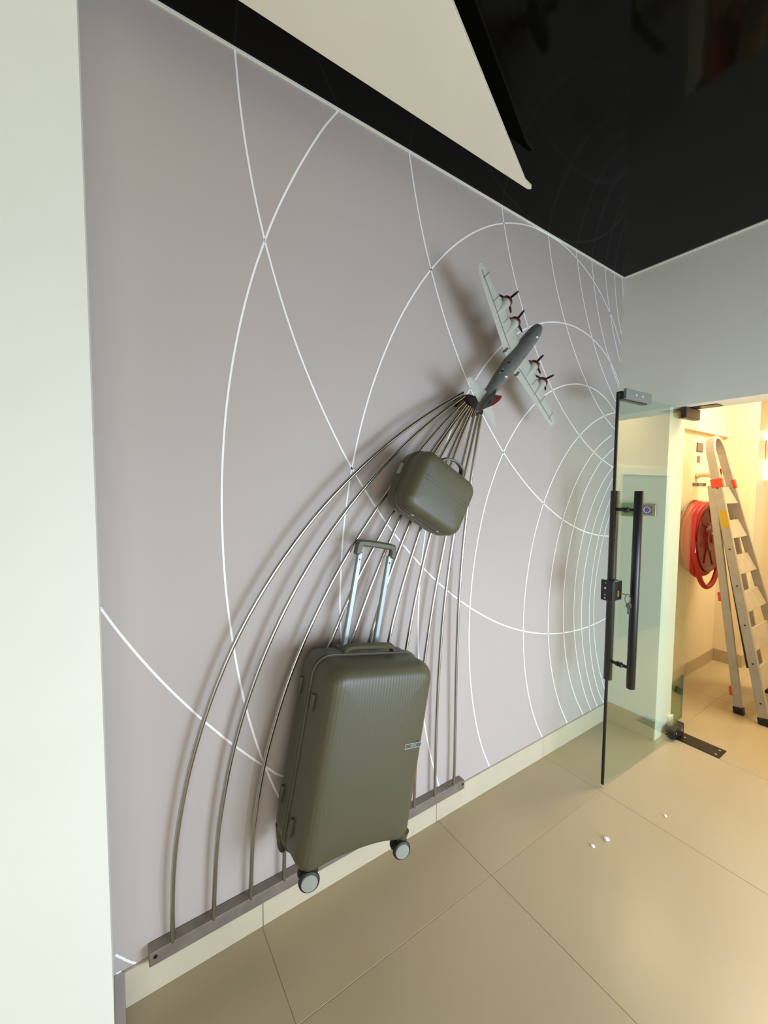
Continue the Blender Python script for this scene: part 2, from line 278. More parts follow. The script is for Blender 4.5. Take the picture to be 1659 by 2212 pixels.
RODS=[
 [(0.034,-2.657,0.155),(0.035,-2.656,0.264),(0.036,-2.651,0.373),(0.037,-2.640,0.482),(0.039,-2.622,0.590),(0.041,-2.599,0.697),(0.044,-2.569,0.803),(0.046,-2.533,0.906),(0.049,-2.491,1.007),(0.052,-2.443,1.105),(0.055,-2.388,1.199),(0.058,-2.328,1.290),(0.062,-2.263,1.377),(0.065,-2.193,1.461),(0.068,-2.117,1.540),(0.071,-2.037,1.615),(0.074,-1.954,1.686),(0.076,-1.867,1.753),(0.079,-1.777,1.816),(0.081,-1.684,1.875),(0.083,-1.591,1.930),(0.084,-1.496,1.982)],
 [(0.034,-2.538,0.155),(0.034,-2.533,0.259),(0.036,-2.527,0.364),(0.037,-2.516,0.469),(0.039,-2.499,0.572),(0.041,-2.478,0.675),(0.043,-2.451,0.776),(0.046,-2.419,0.875),(0.048,-2.381,0.972),(0.051,-2.338,1.067),(0.054,-2.290,1.160),(0.057,-2.237,1.250),(0.060,-2.179,1.337),(0.063,-2.116,1.421),(0.066,-2.049,1.502),(0.069,-1.978,1.579),(0.072,-1.903,1.653),(0.075,-1.825,1.723),(0.077,-1.744,1.790),(0.080,-1.661,1.853),(0.082,-1.576,1.913),(0.085,-1.489,1.969)],
 [(0.034,-2.418,0.155),(0.035,-2.414,0.255),(0.036,-2.409,0.355),(0.037,-2.398,0.454),(0.039,-2.382,0.552),(0.040,-2.361,0.649),(0.043,-2.334,0.744),(0.045,-2.303,0.838),(0.047,-2.267,0.930),(0.050,-2.226,1.021),(0.053,-2.182,1.109),(0.055,-2.133,1.196),(0.058,-2.081,1.281),(0.061,-2.025,1.363),(0.064,-1.966,1.444),(0.067,-1.904,1.522),(0.070,-1.840,1.599),(0.073,-1.773,1.673),(0.075,-1.704,1.744),(0.078,-1.634,1.814),(0.081,-1.562,1.881),(0.084,-1.489,1.946)],
 [(0.034,-2.299,0.155),(0.034,-2.297,0.251),(0.035,-2.291,0.346),(0.037,-2.279,0.442),(0.038,-2.263,0.536),(0.040,-2.243,0.630),(0.042,-2.218,0.723),(0.044,-2.190,0.814),(0.047,-2.157,0.904),(0.049,-2.121,0.993),(0.052,-2.081,1.080),(0.054,-2.039,1.165),(0.057,-1.993,1.249),(0.060,-1.944,1.331),(0.063,-1.893,1.412),(0.066,-1.840,1.491),(0.068,-1.784,1.568),(0.071,-1.726,1.644),(0.074,-1.667,1.719),(0.077,-1.605,1.792),(0.081,-1.543,1.864),(0.084,-1.479,1.935)],
 [(0.034,-2.180,0.155),(0.033,-2.183,0.249),(0.034,-2.180,0.342),(0.035,-2.171,0.435),(0.036,-2.157,0.526),(0.038,-2.139,0.617),(0.040,-2.118,0.708),(0.043,-2.092,0.798),(0.046,-2.064,0.887),(0.048,-2.033,0.975),(0.051,-1.999,1.062),(0.054,-1.964,1.148),(0.057,-1.926,1.234),(0.060,-1.885,1.318),(0.063,-1.843,1.401),(0.065,-1.798,1.482),(0.068,-1.751,1.562),(0.071,-1.701,1.640),(0.074,-1.648,1.716),(0.077,-1.591,1.790),(0.081,-1.531,1.862),(0.084,-1.466,1.931)],
 [(0.034,-2.061,0.155),(0.033,-2.062,0.246),(0.034,-2.058,0.336),(0.035,-2.052,0.427),(0.036,-2.043,0.518),(0.038,-2.030,0.608),(0.040,-2.014,0.698),(0.043,-1.996,0.787),(0.045,-1.974,0.876),(0.048,-1.950,0.963),(0.051,-1.922,1.050),(0.054,-1.892,1.136),(0.056,-1.859,1.220),(0.059,-1.824,1.304),(0.062,-1.786,1.386),(0.065,-1.746,1.467),(0.067,-1.703,1.547),(0.070,-1.657,1.626),(0.073,-1.610,1.703),(0.077,-1.560,1.780),(0.080,-1.509,1.855),(0.084,-1.455,1.929)],
 [(0.034,-1.941,0.155),(0.033,-1.942,0.244),(0.034,-1.940,0.332),(0.035,-1.935,0.421),(0.036,-1.929,0.510),(0.038,-1.919,0.598),(0.040,-1.907,0.686),(0.042,-1.893,0.774),(0.045,-1.875,0.861),(0.048,-1.856,0.948),(0.050,-1.834,1.034),(0.053,-1.809,1.119),(0.056,-1.782,1.203),(0.059,-1.752,1.287),(0.061,-1.720,1.370),(0.064,-1.686,1.452),(0.067,-1.650,1.533),(0.070,-1.612,1.613),(0.073,-1.572,1.692),(0.076,-1.531,1.771),(0.080,-1.488,1.848),(0.083,-1.444,1.925)],
 [(0.034,-1.822,0.155),(0.033,-1.823,0.242),(0.034,-1.822,0.330),(0.034,-1.818,0.417),(0.036,-1.813,0.504),(0.037,-1.805,0.590),(0.040,-1.796,0.677),(0.042,-1.784,0.763),(0.044,-1.771,0.849),(0.047,-1.757,0.935),(0.050,-1.740,1.020),(0.052,-1.722,1.105),(0.055,-1.702,1.190),(0.058,-1.681,1.274),(0.061,-1.658,1.358),(0.064,-1.632,1.442),(0.067,-1.605,1.524),(0.070,-1.576,1.606),(0.073,-1.544,1.687),(0.076,-1.510,1.767),(0.080,-1.473,1.846),(0.083,-1.434,1.923)],
 [(0.034,-1.703,0.155),(0.034,-1.702,0.240),(0.034,-1.700,0.326),(0.035,-1.697,0.411),(0.036,-1.692,0.496),(0.038,-1.687,0.581),(0.040,-1.679,0.667),(0.042,-1.671,0.751),(0.044,-1.660,0.836),(0.047,-1.648,0.921),(0.050,-1.635,1.005),(0.052,-1.620,1.089),(0.055,-1.604,1.172),(0.058,-1.586,1.256),(0.060,-1.568,1.339),(0.063,-1.548,1.422),(0.066,-1.527,1.505),(0.069,-1.506,1.587),(0.072,-1.484,1.670),(0.075,-1.462,1.752),(0.079,-1.440,1.834),(0.083,-1.418,1.917)],
 [(0.034,-1.583,0.155),(0.034,-1.583,0.239),(0.035,-1.583,0.323),(0.036,-1.583,0.407),(0.037,-1.582,0.491),(0.039,-1.581,0.576),(0.041,-1.580,0.660),(0.043,-1.577,0.744),(0.045,-1.573,0.829),(0.047,-1.568,0.913),(0.049,-1.562,0.997),(0.052,-1.554,1.080),(0.055,-1.545,1.164),(0.057,-1.534,1.247),(0.060,-1.522,1.330),(0.063,-1.508,1.413),(0.066,-1.492,1.495),(0.069,-1.475,1.578),(0.072,-1.457,1.660),(0.076,-1.437,1.742),(0.079,-1.417,1.823),(0.083,-1.395,1.905)],
 [(0.034,-1.464,0.155),(0.035,-1.463,0.238),(0.035,-1.462,0.321),(0.036,-1.463,0.405),(0.038,-1.464,0.488),(0.039,-1.466,0.571),(0.041,-1.467,0.654),(0.043,-1.469,0.737),(0.045,-1.469,0.821),(0.047,-1.469,0.904),(0.049,-1.469,0.987),(0.051,-1.467,1.070),(0.054,-1.464,1.153),(0.056,-1.459,1.236),(0.059,-1.454,1.319),(0.062,-1.447,1.402),(0.065,-1.438,1.485),(0.068,-1.429,1.567),(0.071,-1.418,1.650),(0.075,-1.406,1.732),(0.078,-1.393,1.814),(0.082,-1.380,1.896)],
]
# ------------------------------------------------------------------ the room
H = 2.926; HD = 2.057
XR, YF = 3.00, -5.70          # opposite wall, street side
XC, YC = 1.55, 3.00           # corridor right wall, corridor far wall
w = tag(box('wall_left', (-0.12, -2.95, 0), (0, 0, H), M_mural), 'lavender grey feature wall with thin white curved lines', kind='structure')
tag(MB().box((-0.12, YF, 0), (0.16, -2.81, H)).obj('wall_left_front', M_white), 'plain white wall section at the left edge of the photo', kind='structure')
tag(MB().box((-0.12, 0, 0), (0.30, 0.22, H)).box((0.30, 0, HD), (1.25, 0.22, H)).box((1.25, 0, 0), (XR+0.12, 0.22, H)).obj('wall_back', M_grey), 'pale grey end wall with the door opening to the corridor', kind='structure')
tag(MB().box((XR, YF, 0), (XR+0.12, -4.50, H)).box((XR, -2.20, 0), (XR+0.12, -1.75, H)).box((XR, -0.10, 0), (XR+0.12, 0, H)).box((XR, -1.75, 1.65), (XR+0.12, -0.10, H)).box((XR, -4.50, 2.20), (XR+0.12, -2.20, H)).obj('wall_right', M_white), kind='structure')
tag(box('wall_front', (-0.12, YF-0.12, 0), (XR+0.12, YF, H), M_white), kind='structure')
tag(box('ceiling', (-0.12, YF-0.12, H), (XR+0.12, 0.22, H+0.08), M_ceil), 'glossy black ceiling', kind='structure')
# corridor shell
tag(box('wall_corridor_left', (-0.08, 0.22, 0), (0.04, 1.80, 2.75), M_cream), 'warm lit cream corridor wall carrying the hose reel', kind='structure')
tag(box('wall_corridor_stub', (-1.0, 1.80, 0), (0.244, 1.95, 2.75), M_cream), 'short cream wall return at the end of the hose reel wall', kind='structure')
tag(box('wall_corridor_far', (-1.0, YC, 0), (XC+0.12, YC+0.12, 2.75), M_cream), 'cream wall at the far end of the corridor', kind='structure')
tag(box('wall_corridor_right', (XC, 0.22, 0), (XC+0.12, YC, 2.75), M_cream), kind='structure')
tag(box('wall_corridor_side', (-1.12, 1.95, 0), (-1.0, YC, 2.75), M_cream), kind='structure')
tag(box('ceiling_corridor', (-1.12, 0.22, 2.75), (XC+0.12, YC+0.12, 2.83), M_cream), kind='structure')
tag(box('trim_1', (0.04, 0.60, 2.035), (0.075, 1.80, 2.066), M_cream), 'narrow cream ledge high on the corridor wall', kind='structure')
tag(box('trim_2', (-0.06, YC-0.03, 0), (0.05, YC, 2.2), M_white), 'white upright door casing deep in the corridor', kind='structure')
tag(box('trim_3', (0.0, -2.81, H-0.007), (0.006, 0, H), M_white), 'thin white bead along the top of the feature wall', kind='structure')
tag(box('trim_4', (0.0, -0.006, H-0.007), (XR, 0, H), M_white), 'thin white bead along the top of the end wall', kind='structure')

# mural lines: flat print, each its own stripe on the wall
def stripe(pts, wd):
    P = catmull([(0.0008, a, b) for a, b in pts], 3); mb = MB()
    L = []
    for i, q in enumerate(P):
        t = (P[min(i+1, len(P)-1)]-P[max(i-1, 0)]).normalized(); nrm = Vector((0, -t.z, t.y))
        L.append((q+nrm*wd/2, q-nrm*wd/2))
    for a, b in L: mb.v += [tuple(a), tuple(b)]
    for i in range(len(L)-1): mb.f.append((2*i, 2*i+1, 2*i+3, 2*i+2))
    return mb
MURAL[8] += [(-2.24, 0.30), (-2.17, 0.16)]
MURAL[9] = [(-1.83, 0.13), (-1.96, 0.45), (-2.03, 0.78)]+MURAL[9]
MURAL[19] += [(-2.15, 0.44), (-1.95, 0.36), (-1.75, 0.34)]
for k, pts in enumerate(MURAL):
    pts = [(min(max(a, -2.945), -0.001), max(min(b, H-0.008), 0.118)) for a, b in pts]
    stripe(pts, 0.0066).obj('mural_line', M_line, w)

# floor: grout bed with tiles
fl = tag(box('floor', (-1.12, YF-0.12, -0.06), (XR+0.12, YC+0.12, -0.0012), M_grout), 'beige glossy porcelain tile floor', kind='structure')
def cuts(lo, hi, a, st):
    k0 = math.floor((lo-a)/st)-1; c = [lo]
    for k in range(k0, k0+40):
        v = a+k*st
        if lo+0.02 < v < hi-0.02: c.append(v)
    return c+[hi]
ST = 0.833; tm = {}
xs = cuts(-1.0, XR, 0.3335, ST); ys = cuts(YF, YC, 0.126, ST)
for i in range(len(xs)-1):
    for j in range(len(ys)-1):
        x0, x1, y0, y1 = xs[i], xs[i+1], ys[j], ys[j+1]
        if y1 < 1.0 and x1 < 0.02: continue
        if y0 > 0.1 and x0 > XC: continue
        if x0 < 0 and y0 < 1.0: x0 = 0.0
        key = (round(x1-x0, 3), round(y1-y0, 3))
        if key not in tm:
            a, b = key[0]/2-0.0010, key[1]/2-0.0010
            tm[key] = MB().box((-a, -b, -0.008), (a, b, 0)).mesh('tile', 0.0006)
        o = link('tile', tm[key], M_tile, fl); o.location = ((x0+x1)/2, (y0+y1)/2, 0)
# skirting
sk = tag(bpy.data.objects.new('baseboard_left', None), 'pale beige tile skirting below the feature wall', kind='structure'); C.objects.link(sk)
yj = [-2.786, -2.369, -1.549, -0.729, 0.0]
for a, b in zip(yj[:-1], yj[1:]):
    box('skirting_tile', (0.0, a+0.001, 0.0), (0.011, b-0.001, 0.115), M_skirt, sk, 0.0015)
tag(box('baseboard_front', (0.0, -2.81, 0.0), (0.16, -2.785, 0.115), M_mural, None, 0.002), 'lavender edge strip at the foot of the white wall', kind='structure')
tag(box('baseboard_back', (0.011, -0.011, 0.0), (0.30, 0, 0.12), M_tile, None, 0.0015), 'beige skirting behind the open glass door', kind='structure')
tag(box('baseboard_jamb', (0.30, 0.175, 0.0), (0.313, 0.235, 0.10), M_white, None, 0.002), 'white skirting stub at the corner of the door opening', kind='structure')
skc = tag(bpy.data.objects.new('baseboard_corridor', None), 'tan skirting along the corridor walls', kind='structure'); C.objects.link(skc)
box('skirting_tile', (0.04, 0.22, 0), (0.051, 1.80, 0.112), M_tile, skc, 0.0015)
box('skirting_tile', (0.051, 1.789, 0), (0.255, 1.80, 0.112), M_tile, skc, 0.0015)
box('skirting_tile', (0.244, 1.801, 0), (0.255, 1.95, 0.112), M_tile, skc, 0.0015)
# inner door of the corridor, seen as a reflection in the open glass door
dr = tag(bpy.data.objects.new('door_2', None), 'grey green inner door with white casing on the corridor side wall', kind='structure'); C.objects.link(dr)
MB().box((XC-0.03, 1.36, 0), (XC, 1.45, 1.72)).box((XC-0.03, 2.40, 0), (XC, 2.49, 1.72)).box((XC-0.03, 1.36, 1.72), (XC, 2.49, 1.80)).obj('door_casing', M_white, dr)
box('door_leaf', (XC-0.015, 1.452, 0.005), (XC-0.001, 2.398, 1.718), M_tealdoor, dr)

# hanging cream ceiling panel
def round_poly(P, r, n=5):
    out = []
    for i, p in enumerate(P):
        p = Vector(p); a = (Vector(P[i-1])-p); b = (Vector(P[(i+1) % len(P)])-p)
        ang = a.angle(b); t = min(r/math.tan(ang/2), a.length*0.45, b.length*0.45); rr = t*math.tan(ang/2)
        a.normalize(); b.normalize(); cen = p+(a+b).normalized()*(rr/math.sin(ang/2))
        s = p+a*t-cen; e = p+b*t-cen; th0 = math.atan2(s.y, s.x); th1 = math.atan2(e.y, e.x)
        d = (th1-th0+PI) % (2*PI)-PI
        out += [(cen.x+rr*math.cos(th0+d*k/n), cen.y+rr*math.sin(th0+d*k/n)) for k in range(n+1)]
    return out
raft = thing('ceiling_panel', 'cream pointed panel hanging just below the black ceiling', 'ceiling panel', loc=(0.215, -1.25, H-0.085))
poly = round_poly([(0.012, 0), (0.0, -0.02), (-0.008, -2.3), (0.955, -2.3), (0.021, -0.06)], 0.012)
MB().prism(poly, 0.0, 0.016).obj('panel', M_raft, raft, bevel=0.001)
for x, y in ((0.09, -0.55), (0.12, -1.9), (0.6, -1.95)):
    MB().lathe([(0.004, 0.016), (0.004, 0.085)], (x, y, 0), n=8).obj('hanger', M_black, raft)

# ------------------------------------------------------------------ glass door
P0 = Vector((0.357, 0.125, 0)); dd = (Vector((0.325, -0.668, 0))-P0); LD = dd.length; dd.normalize()
door = thing('door_1', 'open frameless glass door with long black pull handles', None, frame(P0, dd, Vector((0, 0, 1)).cross(dd), (0, 0, 1)), kind='structure')
box('glass_pane', (-0.085, -0.005, 0.012), (LD-0.006, 0.005, 2.046), M_glass, door)
box('edge_seal', (LD-0.006, -0.0065, 0.012), (LD+0.002, 0.0065, 2.046), M_black, door)
XH = 0.676
hd = MB().lathe([(0.0195, 0.530), (0.021, 0.532), (0.021, 1.558), (0.0195, 1.560)], (XH, 0.062, 0), n=20).obj('pull_handle', M_black, door, smooth=True)
MB().lathe([(0.0195, 0.530), (0.021, 0.532), (0.021, 1.558), (0.0195, 1.560)], (XH, -0.058, 0), n=20).obj('pull_handle', M_black, door, smooth=True)
for z in (0.635, 1.462):
    st = MB().lathe([(0.0085, -0.058), (0.0085, 0.062)], (XH, 0, z), 'y', 14).obj('standoff', M_black, door, smooth=True)
    for a, b in ((-0.013, -0.005), (0.005, 0.013)):
        MB().lathe([(0.014, a), (0.014, b)], (XH, 0, z), 'y', 16).obj('rosette', M_black, st, smooth=True)
    MB().lathe([(0.003, 0.0), (0.003, 0.004)], (0, 0, 0), 'x', 8).obj('grub_screw', M_alu, st, Matrix.Translation((XH+0.0075, 0.018, z)))
lk = box('door_lock', (0.728, -0.030, 1.000), (0.806, 0.026, 1.100), M_black, door, 0.004, 2)
box('lock_plate', (0.805, -0.036, 0.998), (0.816, 0.028, 1.104), M_black, lk, 0.003, 1)
for z, r in ((1.012, 0.004), (1.063, 0.0055), (1.090, 0.003), (1.028, 0.003)):
    MB().lathe([(r, 0.816), (r, 0.8175)], (0, -0.012, z), 'x', 10).obj('screw', M_alu, lk)
box('lock_cylinder', (0.760, 0.026, 1.020), (0.772, 0.030, 1.052), M_brass, lk, 0.002)
ms = box('strike_plate', (0.505, 0.006, 2.022), (0.755, 0.022, 2.072), M_strike, door, 0.001)
box('strike_backing', (0.515, -0.022, 2.018), (0.768, 0.0058, 2.060), M_black, ms, 0.001)
for x in (0.60, 0.66): MB().lathe([(0.005, 0.022), (0.005, 0.0235)], (x, 0, 2.048), 'y', 10).obj('screw', M_white, ms)
tc_ = box('top_hinge_clamp', (-0.090, -0.020, 1.990), (0.095, 0.020, 2.052), M_bronze, door, 0.003)
bc = MB().prism([(-0.09, 0.012), (0.045, 0.012), (0.045, 0.055), (0.03, 0.065), (-0.078, 0.088), (-0.09, 0.075)], -0.02, 0.02).obj('bottom_pivot_clamp', M_black, door, frame((0, 0, 0), (1, 0, 0), (0, 0, 1), (0, -1, 0)), bevel=0.0015)
MB().lathe([(0.016, 0.0), (0.016, 0.014)], (0, 0, 0), n=14).obj('pivot_pin', M_black, door)
for x in (-0.06, 0.015): MB().lathe([(0.006, 0.020), (0.006, 0.022)], (x, 0, 0.045), 'y', 10).obj('screw', M_alu, bc, bc.matrix_basis.inverted())
tp = tag(box('header_pivot_plate', (0.305, 0.085, HD-0.005), (0.50, 0.175, HD), M_black), 'thin black pivot plate under the door lintel', 'pivot plate')
# floor pivot plate
fp = thing('floor_pivot_plate', 'long black metal floor plate under the glass door pivot', 'floor plate', loc=(0.45, 0.185, 0))
box('plate', (-0.14, -0.060, 0.0), (0.14, 0.060, 0.004), M_black, fp, 0.0015)
for x, y in ((0.115, 0.03), (0.115, -0.032), (-0.055, 0.005), (-0.085, 0.02)):
    MB().lathe([(0.0065, 0.004), (0.0065, 0.0052), (0.002, 0.0056)], (x, y, 0), n=12).obj('screw', M_alu, fp)
# keys in the lock
kw = door.matrix_basis @ Vector((0.766, 0.030, 1.040))
kt = thing('key_ring', 'silver keys on a ring hanging from the black door lock', 'keys', frame(kw, dd, Vector((0, 0, 1)).cross(dd), (0, 0, 1)))
box('key', (-0.006, 0.0, -0.0015), (0.006, 0.030, 0.0015), M_key, kt, 0.0005)
MB().lathe([(0.014, -0.0012), (0.014, 0.0012)], (0, 0.038, 0), n=16).obj('key_bow', M_key, kt)
ring = [(0.0, 0.044+0.013*math.cos(a), -0.022+0.020*math.sin(a)) for a in [2*PI*i/20 for i in range(20)]]
MB().tube(ring, 0.002, 6, closed=True).obj('ring', M_key, kt)
MB().lathe([(0.014, -0.0012), (0.014, 0.0012)], (0.0, 0.050, -0.054), 'x', 16).obj('key_bow', M_key, kt)
box('key', (-0.0012, 0.045, -0.096), (0.0012, 0.056, -0.064), M_key, kt)
# ------------------------------------------------------------------ rod fan sculpture
rs = thing('rod_fan', 'fan of curved stainless steel rods rising from a grey base bar to the model plane', 'wall sculpture', loc=(0, -2.05, 0.115))
OFS = Vector((0, 2.05, -0.115))
bb = MB().box((0.0, -2.722, 0.116), (0.040, -1.395, 0.160)).mesh('base_bar', 0.003)
bb.transform(Matrix.Translation(OFS)); base = link('base_bar', bb, M_bar, rs)
for y in (-2.705, -1.41):
    MB().lathe([(0.006, 0.040), (0.006, 0.0415)], (0, y+2.05, 0.145-0.115), 'x', 10).obj('bolt', M_black, base)
for pts in RODS:
    P = [q+OFS for q in catmull(pts, 2)]
    MB().tube(P, 0.0072, 10, refn=(1, 0, 0)).obj('rod', M_steel, rs, smooth=True)
# black block over the rod ends, standing in for the shade under the tail
br = MB().loft([[(x, y, z) for y, z in ((-1.478, 1.978), (-1.474, 1.942), (-1.385, 1.896), (-1.378, 1.914), (-1.42, 1.975))] for x in (0.0, 0.098)]).mesh('tail_shade_block', 0.004)
br.transform(Matrix.Translation(OFS)); link('tail_shade_block', br, M_black, rs)

# ------------------------------------------------------------------ suitcases
def shell(w, h, r, prof, arch=0.0, n=7, es=14, cap0=True, cap1=True):
    loops = []
    for ins, z in prof:
        L = []
        for x, y in rrect(w-2*ins, h-2*ins, max(r-ins, 0.006), n, es):
            if arch:
                f = max(0.0, 1-(abs(x)/(w*0.40))**2.4); g = max(0.0, (-y-h*0.30)/(h*0.20)); y += arch*f*min(1, g)
            L.append((x, y, z))
        loops.append(L)
    mb = MB(); mb.loft(loops); return mb
def qprof(r, z0, z1, k=6):  # rounded outer edge: from full size at z0 to inset r at z1
    return [(r*(1-math.cos(PI/2*i/k)), z0+(z1-z0)*math.sin(PI/2*i/k)) for i in range(k+1)]
def frame_uv(org, a):
    c, s = math.cos(a), math.sin(a)
    return frame(org, (0, c, -s), (0, s, c), (1, 0, 0))
A1 = math.radians(11.0)
W1, H1 = 0.446, 0.652
uv = lambda u, v, a: (u*math.cos(a)+v*math.sin(a), -u*math.sin(a)+v*math.cos(a))
yc, zc = uv(-2.1685, 0.2505, A1)
X0 = 0.058
sc1 = thing('suitcase', 'large olive grey trolley suitcase hanging tilted on the wall', 'suitcase', frame_uv((X0, yc, zc), A1))
back = shell(W1-0.010, H1-0.012, 0.062, [(0.035, 0.0), (0.016, 0.006), (0.005, 0.02), (0.0, 0.045), (0.0, 0.098)], 0.02).obj('back_shell', M_case, sc1, smooth=True)
seam = shell(W1+0.002, H1, 0.066, [(0.006, 0.096), (0.0, 0.099), (0.0, 0.106), (0.005, 0.1075), (0.005, 0.1105), (0.0, 0.112), (0.0, 0.118), (0.006, 0.121)], 0.02).obj('zip_frame', M_case, sc1, smooth=True)
front = shell(W1-0.008, H1-0.010, 0.062, [(0.0, 0.119)]+[(0.002, 0.15)]+[(0.002+a, z) for a, z in qprof(0.050, 0.186, 0.240, 8)]+[(0.075, 0.2425), (0.12, 0.2440), (0.17, 0.2445)], 0.026).obj('front_shell', M_caserib, sc1, smooth=True)
# zip slit lines
MB().loft([[(x, y, z) for x, y in rrect(W1-0.004, H1-0.006, 0.063, 7, 3)] for z in (0.1076, 0.1104)]).obj('zip', M_caseseam, seam)
for z in (0.0948, 0.1212):
    MB().loft([[(x, y, zz) for x, y in rrect(W1-0.005, H1-0.007, 0.063, 7, 3)] for zz in (z, z+0.0018)]).obj('seam_line', M_caseseam, seam)
# protruding rubber feet on the left side (two on each shell)
for y, z, m in ((0.185, 0.150, front), (-0.205, 0.150, front), (0.20, 0.045, back), (-0.165, 0.045, back)):
    box('side_foot', (-W1/2-0.004, y-0.028, z-0.008), (-W1/2+0.012, y+0.028, z+0.008), M_case, m, 0.004, 2, smooth=True)
# carry handle on the top
hp = [(-0.105, H1/2-0.006, 0.10), (-0.100, H1/2+0.012, 0.102), (-0.085, H1/2+0.019, 0.104), (0.0, H1/2+0.021, 0.106), (0.085, H1/2+0.019, 0.104), (0.100, H1/2+0.012, 0.102), (0.105, H1/2-0.006, 0.10)]
MB().tube(catmull(hp, 3), 0.01, sq=(0.028, 0.014), refn=(0, 0, 1)).obj('carry_handle', M_case, sc1, bevel=0.003)
# telescopic trolley handle
for x in (-0.068, 0.068):
    tb = MB().box((x-0.010, H1/2-0.02, 0.026), (x+0.010, H1/2+0.345, 0.042)).obj('trolley_tube', M_trolley, sc1, bevel=0.003)
    MB().lathe([(0.0035, 0.042), (0.0035, 0.0432)], (x, H1/2+0.318, 0), 'z', 8).obj('rivet', M_black, tb)
gp = [(-0.078, H1/2+0.335, 0.034), (-0.078, H1/2+0.368, 0.035), (-0.066, H1/2+0.380, 0.036), (0.066, H1/2+0.380, 0.036), (0.078, H1/2+0.368, 0.035), (0.078, H1/2+0.335, 0.034)]
MB().tube(catmull(gp, 3), 0.01, sq=(0.024, 0.024), refn=(0, 0, 1)).obj('trolley_grip', M_case, sc1, bevel=0.005)
box('trolley_socket', (-0.10, H1/2-0.012, 0.018), (0.10, H1/2-0.001, 0.050), M_caseseam, sc1, 0.002)
# name plate
plx, ply, plz = 0.150, 0.040, 0.2418
pl = box('name_plate', (plx-0.035, ply-0.008, plz-0.001), (plx+0.035, ply+0.008, plz+0.0020), M_caseseam, front)
MB().box((plx-0.036, ply+0.0072, plz+0.0018), (plx+0.036, ply+0.009, plz+0.0028)).box((plx-0.036, ply-0.009, plz+0.0018), (plx+0.036, ply-0.0072, plz+0.0028)).box((plx-0.036, ply-0.0072, plz+0.0018), (plx-0.0345, ply+0.0072, plz+0.0028)).box((plx+0.0345, ply-0.0072, plz+0.0018), (plx+0.036, ply+0.0072, plz+0.0028)).obj('plate_rim', M_alu, pl)
gl = MB()
for k in range(5):
    x = plx-0.010+k*0.005
    gl.box((x, ply-0.0052, plz+0.0018), (x+0.0014, ply+0.0052, plz+0.0026)); gl.box((x, ply+0.0035-0.004*(k % 2), plz+0.0018), (x+0.0036, ply+0.0052-0.004*(k % 2), plz+0.0026))
gl.obj('plate_lettering', M_alu, pl)
# wheels
def caster(x, y, z, swivel, twin=True):
    m = Matrix.Translation((x, y, z)) @ Matrix.Rotation(swivel, 4, 'Y')
    hs = MB().loft([[(0.020*math.cos(t)*s, yy, 0.020*math.sin(t)*s) for t in [2*PI*i/14 for i in range(14)]] for yy, s in ((0.045, 1.2), (0.030, 1.05), (0.006, 0.75), (-0.008, 0.5))]).obj('wheel_housing', M_case, sc1, m, smooth=True)
    for zz, cap in (((0.011, 1), (-0.026, 0)) if twin else ((0.0, 0),)):
        wl = MB().lathe([(0.024, 0.0), (0.031, 0.003), (0.033, 0.007), (0.031, 0.013), (0.026, 0.016)], (0, -0.012, zz), 'z', 28).obj('wheel', M_rubber, hs, smooth=True)
        if cap: MB().lathe([(0.0255, 0.0), (0.024, 0.0025), (0.008, 0.0040)], (0, -0.012, zz+0.016), 'z', 24).obj('hub_cap', M_hub, hs, smooth=True)
caster(-0.164, -H1/2+0.010, 0.208, math.radians(-18))
caster(0.197, -H1/2-0.004, 0.208, math.radians(-18))
caster(-0.190, -H1/2-0.004, 0.030, math.radians(92), False)
caster(0.170, -H1/2-0.004, 0.030, math.radians(92), False)

A2 = math.radians(29.0)
W2, H2 = 0.316, 0.252
yc, zc = uv(-2.268, 0.508, A2)
sc2 = thing('vanity_case', 'small olive grey hard hand case tilted below the model plane', 'hand case', frame_uv((0.089, yc, zc), A2))
b2 = shell(W2-0.008, H2-0.008, 0.055, [(0.030, 0.0), (0.012, 0.006), (0.003, 0.018), (0.0, 0.036), (0.0, 0.062)], 0, 7, 4).obj('back_shell', M_case, sc2, smooth=True)
s2 = shell(W2, H2, 0.058, [(0.005, 0.060), (0.0, 0.062), (0.0, 0.0675), (0.004, 0.069), (0.004, 0.072), (0.0, 0.0735), (0.0, 0.079), (0.005, 0.081)], 0, 7, 4).obj('zip_frame', M_groove, sc2, smooth=True)
f2 = shell(W2-0.006, H2-0.006, 0.055, [(0.0, 0.080), (0.001, 0.095)]+[(0.001+a, z) for a, z in qprof(0.040, 0.110, 0.152, 8)]+[(0.062, 0.154), (0.09, 0.155)], 0, 7, 4).obj('front_shell', M_case, sc2, smooth=True)
for y in (0.008, 0.024):
    box('front_groove', (-W2/2+0.045, y-0.001, 0.1530), (W2/2-0.045, y+0.001, 0.1556), M_groove, f2)
for x in (-0.068, 0.072):
    MB().lathe([(0.008, -0.004), (0.007, 0.003), (0.004, 0.004)], (0, 0, 0), 'z', 12).obj('foot', M_hub, f2, frame((x, -H2/2+0.004, 0.105), (1, 0, 0), (0, 0, 1), (0, -1, 0)), smooth=True)
box('strap_loop', (-W2/2-0.002, 0.005, 0.026), (-W2/2+0.01, 0.050, 0.044), M_hub, b2, 0.003, 2)
hp = [(-0.028, H2/2-0.004, 0.070), (-0.022, H2/2+0.016, 0.074), (0.000, H2/2+0.036, 0.082), (0.040, H2/2+0.045, 0.088), (0.080, H2/2+0.036, 0.086), (0.098, H2/2+0.012, 0.076), (0.104, H2/2-0.004, 0.070)]
MB().tube(catmull(hp, 4), 0.01, sq=(0.026, 0.009), refn=(0, 0, 1)).obj('handle', M_case, sc2, bevel=0.002)

